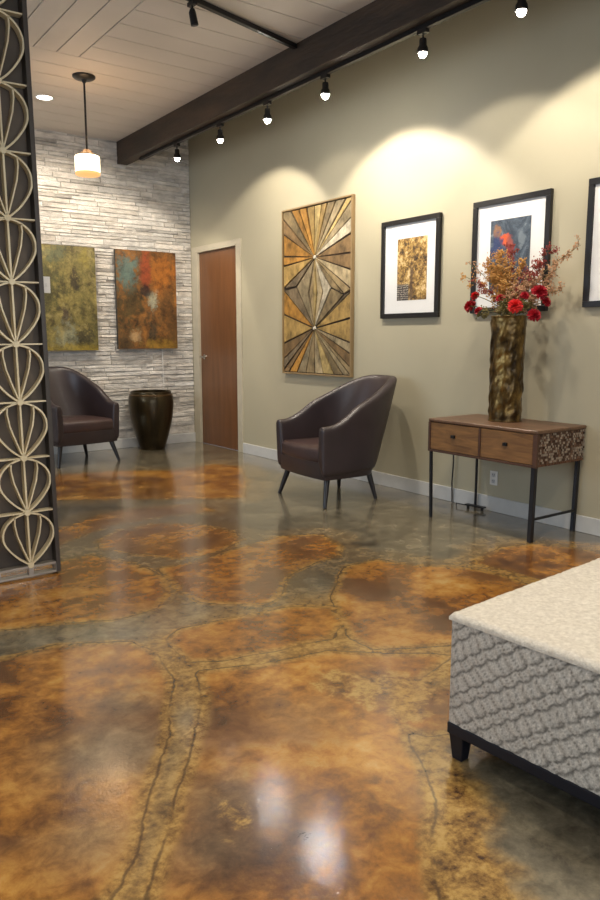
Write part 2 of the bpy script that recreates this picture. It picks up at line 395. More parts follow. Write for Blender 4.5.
# ceiling: boards with gaps
def ceiling():
    m = MB(); g = .009
    m.mi = 1; m.box(XL - .1, BX1, YF - .1, D + .15, ZC + .022, ZC + .10); m.mi = 0
    # zone with boards running away from the camera
    XB, YB = 2.085, 5.62
    x = XB
    while x > XL - .1:
        x0 = max(x - .165, XL - .1)
        m.box(x0 + g / 2, x - g / 2, YF - .1, YB, ZC, ZC + .03); x = x0
    y = YF - .1; p = .245
    k = 0
    y = YB + .0
    # zone of cross boards right of it
    yy = YB
    while yy > YF - .1:
        y0 = max(yy - p, YF - .1); m.box(XB + .004, BX1, y0 + g / 2, yy - g / 2, ZC, ZC + .03); yy = y0
    yy = YB
    while yy < D + .15:
        y1 = min(yy + p, D + .15); m.box(XL - .1, BX1, yy + g / 2, y1 - g / 2, ZC, ZC + .03); yy = y1
    m.mi = 2; m.box(BX1 - .02, W + .15, YF - .1, D + .15, ZH, ZH + .1); m.box(BX1 - .06, BX1 - .0, YF - .1, D + .15, ZC + .10, ZH)
    struct(m.build('ceiling', [M['ceil'], M['gap'], M['taupe']]))
ceiling()
# timber beam under the ceiling
m = MB(); m.box(BX0, BX1, YF, D, BZ, ZC + .0)
struct(m.build('trim_1', M['beam'], bevel=.006))
# baseboards
m = MB(); m.box(W - .014, W, YF, 6.607, 0, .105); m.box(W - .014, W, 7.658, D, 0, .105)
struct(m.build('baseboard_right', M['baseboard'], bevel=.003))
m = MB(); m.box(XL, W - .014, D - .045, D - .0, 0, .105)
struct(m.build('baseboard_back', M['baseboard'], bevel=.003))

# door
m = MB(); m.box(W + .012, W + .055, DY0 + .012, DY1 - .012, .002, DZ - .012)
door = struct(m.build('door_1', M['door'], bevel=.002))
m = MB()
m.box(W - .018, W + .10, DY0 - .082, DY0 + .012, 0, DZ + .052); m.box(W - .018, W + .10, DY1 - .012, DY1 + .112, 0, DZ + .052)
m.box(W - .018, W + .10, DY0 + .012, DY1 - .012, DZ - .012, DZ + .052)
m.build('door_frame', M['doorframe'], door, bevel=.003)
m = MB(); hy = 7.445
m.tube([(W + .013, hy, .99), (W + .003, hy, .99)], .028, 20); m.tube([(W + .003, hy, .99), (W - .045, hy, .99)], .010, 12)
m.tube([(W - .045, hy + .005, .99), (W - .047, hy - .05, .992), (W - .042, hy - .105, .988)], [.011, .010, .008], 10)
m.build('door_handle', M['chrome'], door, smooth=True)

# ================================================================== LIGHT FITTINGS
def spot(name, loc, target, power, angle, blend, col, parent=None, r=.035):
    l = bpy.data.lights.new(name, 'SPOT'); l.energy = power; l.spot_size = math.radians(angle); l.spot_blend = blend
    l.color = col; l.shadow_soft_size = r
    o = bpy.data.objects.new(name, l); COL.objects.link(o); o.location = loc
    o.rotation_euler = (Vector(target) - Vector(loc)).to_track_quat('-Z', 'Y').to_euler()
    return o
# rail under the beam
RX, RZ = 3.31, BZ
m = MB(); m.box(RX - .017, RX + .017, YF + .3, 7.3, RZ - .028, RZ - .001)
rail = tag(m.build('track_rail', M['black'], bevel=.002), 'long black lighting track under the dark timber beam', 'light track')
BAR_A, BAR_B = Vector((1.2, 3.98, ZC - .022)), Vector((BX0 - .003, 4.485, ZC - .022))
m = MB(); m.bar(BAR_A, BAR_B, .034, .03)
tag(m.build('track_rail', M['black'], bevel=.002), 'short black lighting track crossing the pale board ceiling to the beam', 'light track')
def head_meshes():
    t = thing('track_spotlight', '', 'spotlight', (0, 0, 0), 0)
    m = MB(); m.box(-.016, .016, -.035, .035, -.022, 0); m.tube([(0, 0, -.02), (0, 0, -.05)], .006, 10)
    m.build('mount', M['black'], t, smooth=True)
    m = MB(); m.lathe([(.010, -.045), (.020, -.048), (.022, -.06), (.022, -.085), (.031, -.10), (.034, -.128), (.030, -.128), (.026, -.105), (.001, -.100)], n=24, cap=False)
    m.build('lamp_housing', M['black'], t, smooth=True)
    m = MB(); m.sphere((0, 0, -.130), .025, 20, 12)
    m.build('bulb', M['bulb'], t, smooth='all')
    return t
HEADS = [(6.50, 'track spotlight farthest back, hanging beside the whitewashed stone wall', .8, 1.0),
         (5.70, 'second track spotlight from the stone wall, above the wood door side', .95, 1.0),
         (4.98, 'third track spotlight from the stone wall, above the sunburst panel', .22, 1.0),
         (4.26, 'brightest track spotlight with star glare, right after the ceiling track meets the beam', 1.6, 1.0),
         (3.33, 'track spotlight hanging alone at the top right over the first framed print', .35, 1.0),
         (2.63, 'track spotlight cut by the top edge of the picture at right', .95, 1.0)]
proto = head_meshes()
for i, (y, lab, k, _) in enumerate(HEADS):
    t = proto if i == 0 else copy_tree(proto)
    t.location = (RX, y, RZ - .028); t['label'] = lab; t['group'] = 'spotlights along the beam track'
    for b_ in t.children:
        if b_.name.startswith('bulb') and i in (2, 3):
            b_.data = b_.data.copy(); b_.data.materials[0] = M['bulbhot' if i == 3 else 'bulbmid']
    dy = [.25, .30, 0, .0, 0, -.05][i]
    s = spot('spot_beam', (RX, y, RZ - .20), (3.1, D, .9) if i == 0 else (W, y + dy, 1.65), TRACK_POWER * k, 108, .25, (1.0, .89, .73), r=.04)
# heads further down the rail (behind the picture's edge) and the one on the ceiling track
t = copy_tree(proto); p = BAR_A.lerp(BAR_B, .54); t.location = (p.x, p.y, p.z - .015); t['label'] = 'unlit black spotlight head on the short ceiling track'; 
del t['group']
for ch in list(t.children):
    if ch.name.startswith('bulb') or ch.name.startswith('lamp_housing'): bpy.data.objects.remove(ch)
m = MB(); m.tube([(0, 0, -.04), (.0, -.0, -.06), (.012, -.004, -.13)], [.014, .022, .024], 16)
m.build('lamp_housing', M['black'], t, smooth=True)
m = MB(); m.tube([(.012, -.004, -.1305), (.0125, -.004, -.133)], .019, 16); m.build('lens', M['darksteel'], t, smooth=True)

# recessed downlights
def downlight(x, y, label, power, aim=None):
    t = thing('recessed_downlight', label, 'downlight', (x, y, ZC))
    m = MB(); m.lathe([(.062, .0), (.078, .0), (.080, -.004), (.075, -.007), (.062, -.004)], n=32, cap=False); m.build('trim_ring', M['white'], t, smooth=True)
    m = MB(); m.lathe([(.001, -.003), (.062, -.003)], n=32, cap=False); m.build('lens', M['down'], t)
    s = spot('downlight_beam', (x, y, ZC - .02), aim or (x, y, 0), power, 130, .6, WARM, r=.07)
downlight(*DOWNLIGHTS[0], 'small round white downlight set in the ceiling left of the pendant', DL_POWER * 5.6, (2.75, 7.9, -.2))
for i, (x, y) in enumerate(DOWNLIGHTS[1:]):  # out-of-view downlights added to brighten the bench, near floor and room
    downlight(x, y, 'round white ceiling downlight added out of view, ' + ['left behind the lattice screen', 'over the room left of the screen', 'over the cream bench', 'over the near end of the cream bench', 'over the near floor', 'in the corner behind the viewer'][i],
              DL_POWER * [1, 1.6, 5.5, 4.5, 3.0, 1.5][i])
# pendant
t = thing('pendant_lamp', 'pendant lamp with glowing white glass drum on a thin black rod', 'pendant lamp', (2.254, 5.985, 0))
m = MB(); m.lathe([(.001, ZC), (.088, ZC), (.088, ZC - .012), (.075, ZC - .022), (.022, ZC - .030), (.010, ZC - .055), (.001, ZC - .055)], n=32, cap=False); m.build('canopy', M['black'], t, smooth=True)
m = MB(); m.tube([(0, 0, ZC - .05), (0, 0, 2.655)], .008, 10); m.build('rod', M['black'], t, smooth=True)
m = MB(); m.lathe([(.012, 2.683), (.030, 2.678), (.050, 2.656), (.085, 2.640), (.085, 2.632), (.02, 2.632)], n=32, cap=False); m.build('lamp_cap', M['brass'], t, smooth=True)
m = MB(); m.lathe([(.085, 2.634), (.094, 2.630), (.097, 2.622), (.097, 2.506)], n=36, cap=False); m.build('lamp_shade', M['shade'], t, smooth=True)
m = MB(); m.lathe([(.097, 2.507), (.096, 2.490), (.090, 2.485), (.001, 2.485)], n=36, cap=False); m.build('bottom_rim', M['amber'], t, smooth=True)
l = bpy.data.lights.new('pendant_glow', 'POINT'); l.energy = 5; l.color = (1, .62, .32); l.shadow_soft_size = .12
o = bpy.data.objects.new('pendant_glow', l); COL.objects.link(o); o.location = (2.254, 5.985, 2.80)

# ================================================================== LATTICE SCREEN
def screen():
    x1 = 1.150; wcell = .296; ncol = 3; yF = 3.70; yB = 3.775
    x0 = x1 - ncol * wcell - .03
    t = thing('lattice_screen', 'tall lattice screen of pale curved laths in a dark metal frame at left', 'screen', (.014, 0, 0)); t.rotation_euler.y = -.0095
    zt = ZC - .016
    m = MB()
    m.box(x1 - .022, x1, yF, yB, 0, zt); m.box(x0, x0 + .022, yF, yB, 0, zt); m.box(x0 + .022, x1 - .022, yF, yB, zt - .03, zt)
    m.build('frame', M['screenframe'], t, bevel=.002)
    m = MB(); m.box(x0 + .022, x1 - .022, yB - .010, yB - .002, .05, zt - .03); m.build('back_panel', M['screenback'], t)
    m = MB(); m.box(x0 + .022, x1 - .022, yF + .004, yF + .05, .0, .010); m.box(x0 + .022, x1 - .022, yF + .004, yF + .05, .044, .056)
    hubs_x = [x1 - .148 - wcell * c for c in range(ncol)]
    for hx in hubs_x:
        for dx in (0, wcell / 2):
            m.box(hx + dx - .012 - (.012 if dx else 0), hx + dx + .012 - (.012 if dx else 0), yF + .004, yF + .045, .010, .044)
    m.build('bottom_rail', M['screensilver'], t, bevel=.0015)
    hz = [.060, .330, .604, .881, 1.161, 1.455, 1.747, 2.049, 2.351, 2.66, 2.97, zt - .03]
    # each lath is a ribbon: face thickness .006, depth .045 (seen in perspective as doubled lines)
    ya, yb = yF + .006, yF + .050
    def ribbon(m, pts, th=.0085, y0=ya, y1=yb):
        n = len(pts); vs_ = []
        for i, (x, z) in enumerate(pts):
            a = pts[max(0, i - 1)]; b = pts[min(n - 1, i + 1)]; dx, dz = b[0] - a[0], b[1] - a[1]; l = math.hypot(dx, dz); nx, nz = -dz / l * th / 2, dx / l * th / 2
            vs_ += [(x + nx, y0, z + nz), (x - nx, y0, z - nz), (x - nx, y1, z - nz), (x + nx, y1, z + nz)]
        fs = []
        for i in range(n - 1):
            for k in range(4):
                fs.append((i * 4 + k, i * 4 + (k + 1) % 4, i * 4 + 4 + (k + 1) % 4, i * 4 + 4 + k))
        fs += [(0, 1, 2, 3), tuple((n - 1) * 4 + k for k in (3, 2, 1, 0))]
        m.add(vs_, fs)
    hw = .123
    def onion(s, w):     # half outline from lower hub to upper hub: narrow at the foot, widest in the upper half, shoulder back to the top hub
        P = [(0, 0), (.36, .12), (.68, .27), (.92, .43), (1.0, .57), (.95, .71), (.76, .84), (.44, .94), (0, 1)]
        out = []
        for i in range(len(P) - 1):
            p0, p1, p2, p3 = P[max(i - 1, 0)], P[i], P[i + 1], P[min(i + 2, len(P) - 1)]
            for k in range(4):
                u = k / 4
                out.append(tuple(.5 * (2 * p1[j] + (p2[j] - p0[j]) * u + (2 * p0[j] - 5 * p1[j] + 4 * p2[j] - p3[j]) * u * u + (3 * p1[j] - p0[j] - 3 * p2[j] + p3[j]) * u ** 3) for j in (0, 1)))
        out.append(P[-1]); return out
    for c, hx in enumerate(hubs_x):
        for r in range(len(hz) - 1):
            z0, z1 = hz[r], hz[r + 1]; h = z1 - z0
            mo = MB()
            for s in (-1, 1):
                ribbon(mo, [(hx + s * hw * q[0], z0 + h * q[1]) for q in onion(s, hw)])
                ribbon(mo, [(hx, z0 + .002), (hx + s * .22 * hw, z0 + h * .28), (hx + s * .44 * hw, z0 + h * .58), (hx + s * .52 * hw, z0 + h * .80), (hx + s * .50 * hw, z0 + h * .925)], .0065)
            ribbon(mo, [(hx, z0), (hx, z1)], .0085)
            mo.build('onion_lath', M['lath'], t)
    for r in range(len(hz) - 1):
        if r:
            mo = MB(); ribbon(mo, [(x0 + .022, hz[r]), (x1 - .022, hz[r])], .007); mo.build('cross_lath', M['lath'], t)
    for hx in hubs_x:
        for z in hz[:-1]:
            mo = MB(); mo.tube([(hx, yF + .0005, z), (hx, yF + .052, z)], [.015, .015], 14); mo.build('hub', M['lath'], t, smooth=True)
    return x1
SX = screen()
m = MB(); m.box(SX + .001, SX + .035, 3.712, 3.722, 1.418, 1.497); m.box(SX + .012, SX + .020, 3.706, 3.712, 1.45, 1.468)
tag(m.build('switch_plate', M['white'], bevel=.002), 'small white switch plate on the right edge of the lattice screen', 'switch')

# ================================================================== PAINTINGS ON THE STONE WALL
def painting_mat(name, base, blobs, grey=.0):
    """base: noise ramp; blobs: (x, z, rx, rz, colour, strength) soft-edged paint areas in object space"""
    m, nt, b = nodes(name)
    v = coords(nt); vs2 = coords(nt, (1, 1, .7))
    n1 = noise(nt, vs2, 4, 9, .74, .4); n2 = noise(nt, v, 20, 7, .78, .2)
    f = math_(nt, 'ADD', math_(nt, 'MULTIPLY', n1, .6), math_(nt, 'MULTIPLY', n2, .4))
    c = ramp(nt, f, base)
    tc = N(nt, 'ShaderNodeTexCoord'); sx = N(nt, 'ShaderNodeSeparateXYZ'); L(nt, tc.outputs['Object'], sx.inputs[0])
    for (x, z, rx, rz, col, k) in blobs:
        a = math_(nt, 'DIVIDE', math_(nt, 'SUBTRACT', sx.outputs[0], x), rx); e = math_(nt, 'DIVIDE', math_(nt, 'SUBTRACT', sx.outputs[2], z), rz)
        d = math_(nt, 'SQRT', math_(nt, 'ADD', math_(nt, 'MULTIPLY', a, a), math_(nt, 'MULTIPLY', e, e)))
        d = math_(nt, 'ADD', d, math_(nt, 'MULTIPLY', math_(nt, 'SUBTRACT', f, .5), 7.0))
        c = mix(nt, math_(nt, 'MULTIPLY', math_(nt, 'SUBTRACT', 1, sstep(nt, d, .45, 1.15)), k), c, col)
    c = mix(nt, 1.0, c, ramp(nt, noise(nt, v, 9, 8, .78, .25), [(.36, (.30, .28, .26)), (.5, (.85, .85, .85)), (.62, (1.2, 1.18, 1.1))]), 'MULTIPLY')
    L(nt, c, b.inputs['Base Color']); b.inputs['Roughness'].default_value = .42
    bump(nt, b, f, .4, .006)
    return m
def canvas(label, cx, cz, w, h, material):
    t = thing('canvas_painting', label, 'painting', (cx, D - .036, cz))
    m = MB(); m.box(-w / 2, w / 2, -.040, -.036, -h / 2, h / 2); m.build('painted_face', material, t, bevel=.001)
    m = MB(); m.box(-w / 2, w / 2, -.036, .0, -h / 2, h / 2); m.build('canvas_edge', M['canvasedge'], t)
M['canvasedge'] = mat('dark_canvas_edge', (.05, .045, .035), .7)
pm1 = painting_mat('olive_abstract', [(.36, (.055, .045, .020)), (.45, (.14, .12, .04)), (.53, (.25, .20, .06)), (.62, (.36, .30, .13)), (.72, (.42, .38, .22))],
    [(.10, .20, .05, .12, (.035, .022, .014), .8), (.0, -.16, .06, .13, (.07, .045, .04), .75), (.17, -.38, .10, .10, (.035, .03, .02), .7), (-.2, .1, .14, .4, (.09, .085, .03), .7),
     (0, -.40, .12, .20, (.36, .37, .25), .6), (.05, -.53, .35, .07, (.36, .26, .03), .75), (.22, .42, .07, .12, (.33, .26, .05), .6), (-.15, .45, .15, .08, (.14, .15, .08), .7)])
pm2 = painting_mat('rust_abstract', [(.36, (.035, .025, .014)), (.46, (.12, .065, .022)), (.54, (.23, .10, .025)), (.64, (.36, .15, .03)), (.74, (.40, .27, .10))],
    [(.17, .30, .22, .26, (.42, .145, .022), .9), (-.24, .35, .13, .26, (.12, .185, .165), .9), (.0, .28, .07, .2, (.30, .045, .02), .75), (-.2, -.1, .2, .22, (.085, .06, .02), .7), (.06, -.02, .07, .12, (.36, .36, .26), .9),
     (-.02, .10, .08, .06, (.03, .022, .02), .8), (.05, -.36, .06, .14, (.05, .04, .025), .6), (-.14, -.38, .07, .07, (.48, .33, .17), .6), (.26, -.1, .1, .28, (.15, .07, .02), .7), (.12, -.48, .22, .06, (.42, .24, .03), .6)])
canvas('olive and gold abstract canvas on the stone wall beside the lattice screen', 2.575, 1.600, .675, 1.055, pm1)
canvas('rust orange and teal abstract canvas on the stone wall above the urn', 3.485, 1.607, .70, 1.045, pm2)
m = MB(); pts = [(3.665, D - .034, 1.075), (3.668, D - .032, .9), (3.667, D - .033, .65), (3.672, D - .032, .42), (3.66, D - .055, .11), (3.64, D - .055, .008)]
m.tube(pts, .0045, 8); tag(m.build('white_cord', M['white'], smooth=True), 'thin white cord hanging down the stone wall behind the urn', 'cord')

# ================================================================== SUNBURST WOOD PANEL
def sunburst():
    ya, yb, za, zb = 4.835, 5.850, .868, 2.362     # near y, far y
    t = thing('wood_wall_panel', 'tall wall panel of painted wood wedges forming two sunbursts', 'wall art', (W - .001, -.010, 0))
    U, Lc, Z1, Z2, Z3 = (5.354, 1.904), (5.357, 1.286), (5.63, 1.662), (5.12, 1.629), (4.938, 1.564)
    TL, TR, BR, BL = (yb, zb), (ya, zb), (ya, za), (yb, za)
    e = .012
    yl, yr, zt_, zb_ = yb - e, ya + e, zb - e, za + e
    UP = [Z1, (yl, 1.655), (yl, 1.861), (yl, 1.951), (yl, 2.152), (yl, zt_ - .06), (5.716, zt_), (5.595, zt_), (5.477, zt_), (5.363, zt_), (5.252, zt_), (5.168, zt_), (5.053, zt_), (4.921, zt_), (yr, zt_ - .02), (yr, 2.19), (yr, 2.06), (yr, 1.90), (yr, 1.76), (yr, 1.60), Z3, Z2]
    LO = [Z2, Z3, (yr, 1.59), (yr, 1.368), (yr, 1.156), (yr, 1.063), (yr, .951), (yr, zb_), (4.94, zb_), (5.065, zb_), (5.223, zb_), (5.354, zb_), (5.49, zb_), (5.63, zb_), (5.76, zb_), (yl, zb_ + .02), (yl, 1.002), (yl, 1.149), (yl, 1.42), (yl, 1.645), Z1]
    corner = {(yl, zt_ - .06): None}
    cols = {'o': (.58, .29, .06), 'g': (.55, .36, .12), 'b': (.32, .20, .09), 'c': (.58, .46, .27), 't': (.42, .31, .16), 'k': (.27, .20, .12), 'w': (.74, .65, .48), 'y': (.60, .44, .18)}
    UC = 'kgoobtoogygtcycwbbctt'; LCc = 'tkggcbtctyctcobkbgoktwt'
    m = MB(); rnd = random.Random(5)
    def wedge(poly, col, lift):
        c = (sum(p[0] for p in poly) / len(poly), sum(p[1] for p in poly) / len(poly)); g = .017
        q = []
        n = len(poly); A = sum(poly[i][0] * poly[(i + 1) % n][1] - poly[(i + 1) % n][0] * poly[i][1] for i in range(n)); sg = 1 if A > 0 else -1
        for i in range(n):      # inset by true edge offset
            a, b, d = Vector(poly[i - 1]), Vector(poly[i]), Vector(poly[(i + 1) % n])
            e1 = (b - a).normalized(); e2 = (d - b).normalized(); n1 = Vector((-e1.y, e1.x)) * sg; n2 = Vector((-e2.y, e2.x)) * sg
            k = max(.12, 1 + n1.dot(n2)); q.append(b + (n1 + n2) / k * g * .5)
        vf = rnd.uniform(.55, .9); m.cur = tuple(x * vf for x in col)
        r = [(-.016, p[0], p[1]) for p in q]; s_ = [(-.016 - lift, c[0] + (p[0] - c[0]) * .985, c[1] + (p[1] - c[1]) * .985) for p in q]
        m.add(r + s_, [tuple(range(n)), tuple(range(2 * n - 1, n - 1, -1))] + [(i, (i + 1) % n, n + (i + 1) % n, n + i) for i in range(n)])
    def fan(C, B, cs):
        for i in range(len(B) - 1):
            a, b = B[i], B[i + 1]; poly = [C, a, b]
            if a[0] != b[0] and a[1] != b[1] and a not in (Z1, Z2, Z3) and b not in (Z1, Z2, Z3):
                cy = yl if abs(a[0] - yl) < .02 or abs(b[0] - yl) < .02 else yr; cz = zt_ if C is U else zb_
                poly = [C, a, (cy, cz), b]
            wedge(poly, cols[cs[i % len(cs)]], rnd.uniform(.006, .014))
    fan(U, UP, UC); fan(Lc, LO, LCc)
    q = .022
    Um = (U[0], U[1]); 
    wedge([U, Z1, Lc], cols['w'], .012) if False else None
    mid1 = ((Z1[0] + U[0]) / 2 - .05, 1.60); mid2 = (U[0] - .09, 1.60)
    wedge([U, Z1, Lc, (U[0] + .09, 1.60)], cols['c'], .010); wedge([U, (U[0] + .09, 1.60), Lc, (U[0] + .022, 1.595)], cols['t'], .006)
    wedge([U, (U[0] + .022, 1.595), Lc, (U[0] - .035, 1.595)], cols['y'], .014)
    wedge([U, (U[0] - .035, 1.595), Lc, (U[0] - .12, 1.60)], cols['c'], .008); wedge([U, (U[0] - .12, 1.60), Lc, Z2], cols['w'], .011)
    m.build('wood_wedges', M['plank'], t, colors=True)
    m = MB(); m.box(-.016, 0, ya + .01, yb - .01, za + .01, zb - .01); m.build('backing_board', M['beam'], t)
    m = MB(); f0 = .014
    for b in ((ya, yb, zb - f0, zb), (ya, yb, za, za + f0), (ya, ya + f0, za + f0, zb - f0), (yb - f0, yb, za + f0, zb - f0)): m.box(-.036, 0, *b)
    m.build('frame', M['artframe'], t, bevel=.002)
    m = MB()
    for c in (U, Lc): m.tube([(-.016, c[0], c[1]), (-.034, c[0], c[1])], [.02, .012], 12)
    m.build('centre_stud', M['studs'], t, smooth=True)
M['artframe'] = mat('gold_brown_edge', (.28, .19, .09), .5)
M['studs'] = mat('pale_stud', (.6, .55, .45), .5)
sunburst()

# ================================================================== FRAMED PRINTS
def tree_print():
    m, nt, b = nodes('golden_tree_print')
    v = coords(nt); n2 = noise(nt, v, 34, 6, .75, .5); n1 = noise(nt, v, 9, 5, .6)
    c = ramp(nt, math_(nt, 'ADD', math_(nt, 'MULTIPLY', n2, .7), math_(nt, 'MULTIPLY', n1, .3)), [(.41, (.04, .022, .01)), (.47, (.22, .12, .03)), (.53, (.50, .31, .08)), (.60, (.78, .60, .32))])
    tc = N(nt, 'ShaderNodeTexCoord'); s = N(nt, 'ShaderNodeSeparateXYZ'); L(nt, tc.outputs['Object'], s.inputs[0])
    # trunk
    tr = math_(nt, 'ABSOLUTE', math_(nt, 'ADD', math_(nt, 'ADD', s.outputs[1], .02), math_(nt, 'MULTIPLY', math_(nt, 'SUBTRACT', n1, .5), .05)))
    tw = math_(nt, 'MULTIPLY', math_(nt, 'SUBTRACT', 1, sstep(nt, tr, .012, .024)), math_(nt, 'SUBTRACT', 1, sstep(nt, s.outputs[2], -.02, .05)))
    c = mix(nt, math_(nt, 'MULTIPLY', tw, .85), c, (.07, .035, .02))
    # dark block of dotted windows at the foot
    vo = N(nt, 'ShaderNodeTexVoronoi'); vo.inputs['Scale'].default_value = 62; vo.inputs['Randomness'].default_value = .35; L(nt, v, vo.inputs['Vector'])
    dots = mix(nt, sstep(nt, vo.outputs['Distance'], .22, .36), (.50, .44, .36), (.035, .03, .03))
    wz = math_(nt, 'MULTIPLY', math_(nt, 'SUBTRACT', 1, sstep(nt, s.outputs[2], -.125, -.105)), sstep(nt, s.outputs[1], .0, .015))
    c = mix(nt, wz, c, dots)
    L(nt, c, b.inputs['Base Color']); b.inputs['Roughness'].default_value = .7
    return m
def abstract_print():
    m, nt, b = nodes('blue_abstract_print')
    v = coords(nt); n1 = noise(nt, v, 9, 7, .7, 1.5); n2 = noise(nt, v, 22, 4, .6, .5)
    c = ramp(nt, n1, [(.3, (.015, .02, .035)), (.45, (.035, .055, .085)), (.58, (.08, .11, .15)), (.72, (.28, .32, .36))])
    tc = N(nt, 'ShaderNodeTexCoord'); s = N(nt, 'ShaderNodeSeparateXYZ'); L(nt, tc.outputs['Object'], s.inputs[0])
    for (y, z, ry, rz, col, k) in [(.10, .15, .04, .04, (.30, .14, .06), .9), (.05, .105, .045, .05, (.72, .10, .02), 1), (-.005, .03, .03, .09, (.28, .015, .02), .95), (.10, .05, .06, .09, (.02, .04, .14), .9), (-.0, .09, .03, .03, (.35, .08, .05), .7), (-.09, .09, .03, .05, (.22, .27, .31), .6), (.03, -.13, .1, .05, (.10, .12, .12), .6)]:
        a = math_(nt, 'DIVIDE', math_(nt, 'SUBTRACT', s.outputs[1], y), ry); e = math_(nt, 'DIVIDE', math_(nt, 'SUBTRACT', s.outputs[2], z), rz)
        d = math_(nt, 'ADD', math_(nt, 'SQRT', math_(nt, 'ADD', math_(nt, 'MULTIPLY', a, a), math_(nt, 'MULTIPLY', e, e))), math_(nt, 'MULTIPLY', math_(nt, 'SUBTRACT', n2, .5), 2.6))
        c = mix(nt, math_(nt, 'MULTIPLY', math_(nt, 'SUBTRACT', 1, sstep(nt, d, .6, 1.1)), k), c, col)
    L(nt, c, b.inputs['Base Color']); b.inputs['Roughness'].default_value = .7
    return m
def glass_mat():
    m = bpy.data.materials.new('picture_glass'); m.use_nodes = True; nt = m.node_tree; nt.nodes.clear()
    o = N(nt, 'ShaderNodeOutputMaterial'); tr = N(nt, 'ShaderNodeBsdfTransparent'); gl = N(nt, 'ShaderNodeBsdfGlossy'); gl.inputs['Roughness'].default_value = .02
    fr = N(nt, 'ShaderNodeFresnel'); ge = N(nt, 'ShaderNodeNewGeometry'); io = math_(nt, 'ADD', 1.5, math_(nt, 'MULTIPLY', ge.outputs['Backfacing'], 1 / 1.5 - 1.5)); L(nt, io, fr.inputs[0]); mx = N(nt, 'ShaderNodeMixShader')
    L(nt, fr.outputs[0], mx.inputs[0]); L(nt, tr.outputs[0], mx.inputs[1]); L(nt, gl.outputs[0], mx.inputs[2]); L(nt, mx.outputs[0], o.inputs[0])
    return m
M['glass'] = glass_mat()
def framed(label, y0, y1, z0, z1, pr_mat, py0=None, py1=None, pz0=None, pz1=None, fw=.036):
    """y0 = near edge (right in the photo), y1 = far edge"""
    cy, cz = (y0 + y1) / 2, (z0 + z1) / 2
    t = thing('framed_print', label, 'framed picture', (W - .001, cy - .018, cz))
    a, b, c, d = y0 - cy, y1 - cy, z0 - cz, z1 - cz
    m = MB()
    for bx in ((a, b, d - fw, d), (a, b, c, c + fw), (a, a + fw, c + fw, d - fw), (b - fw, b, c + fw, d - fw)): m.box(-.028, 0, *bx)
    m.build('frame', M['frameblack'], t, bevel=.002)
    m = MB(); m.box(-.012, -.004, a + fw * .8, b - fw * .8, c + fw * .8, d - fw * .8); m.build('mat_board', M['mat'], t)
    q0, q1, q2, q3 = py0 - cy, py1 - cy, pz0 - cz, pz1 - cz
    m = MB(); m.box(-.0135, -.012, q0, q1, q2, q3); m.build('print', pr_mat, t)
    m = MB(); x = -.020; m.add([(x, a + fw * .9, c + fw * .9), (x, b - fw * .9, c + fw * .9), (x, b - fw * .9, d - fw * .9), (x, a + fw * .9, d - fw * .9)], [(3, 2, 1, 0)]); m.build('glass', M['glass'], t, keep=True)
tp, ap = tree_print(), abstract_print()
framed('black framed print of a golden tree on a wide white mat', 3.872, 4.492, 1.352, 2.092, tp, 4.002, 4.317, 1.485, 1.947)
framed('black framed blue and red abstract print on the wall behind the flowers', 2.945, 3.565, 1.368, 2.112, ap, 3.093, 3.416, 1.50, 1.972)
framed('black framed picture cut by the right edge of the photo', 2.065, 2.688, 1.381, 2.124, ap, 2.21, 2.53, 1.51, 1.985)

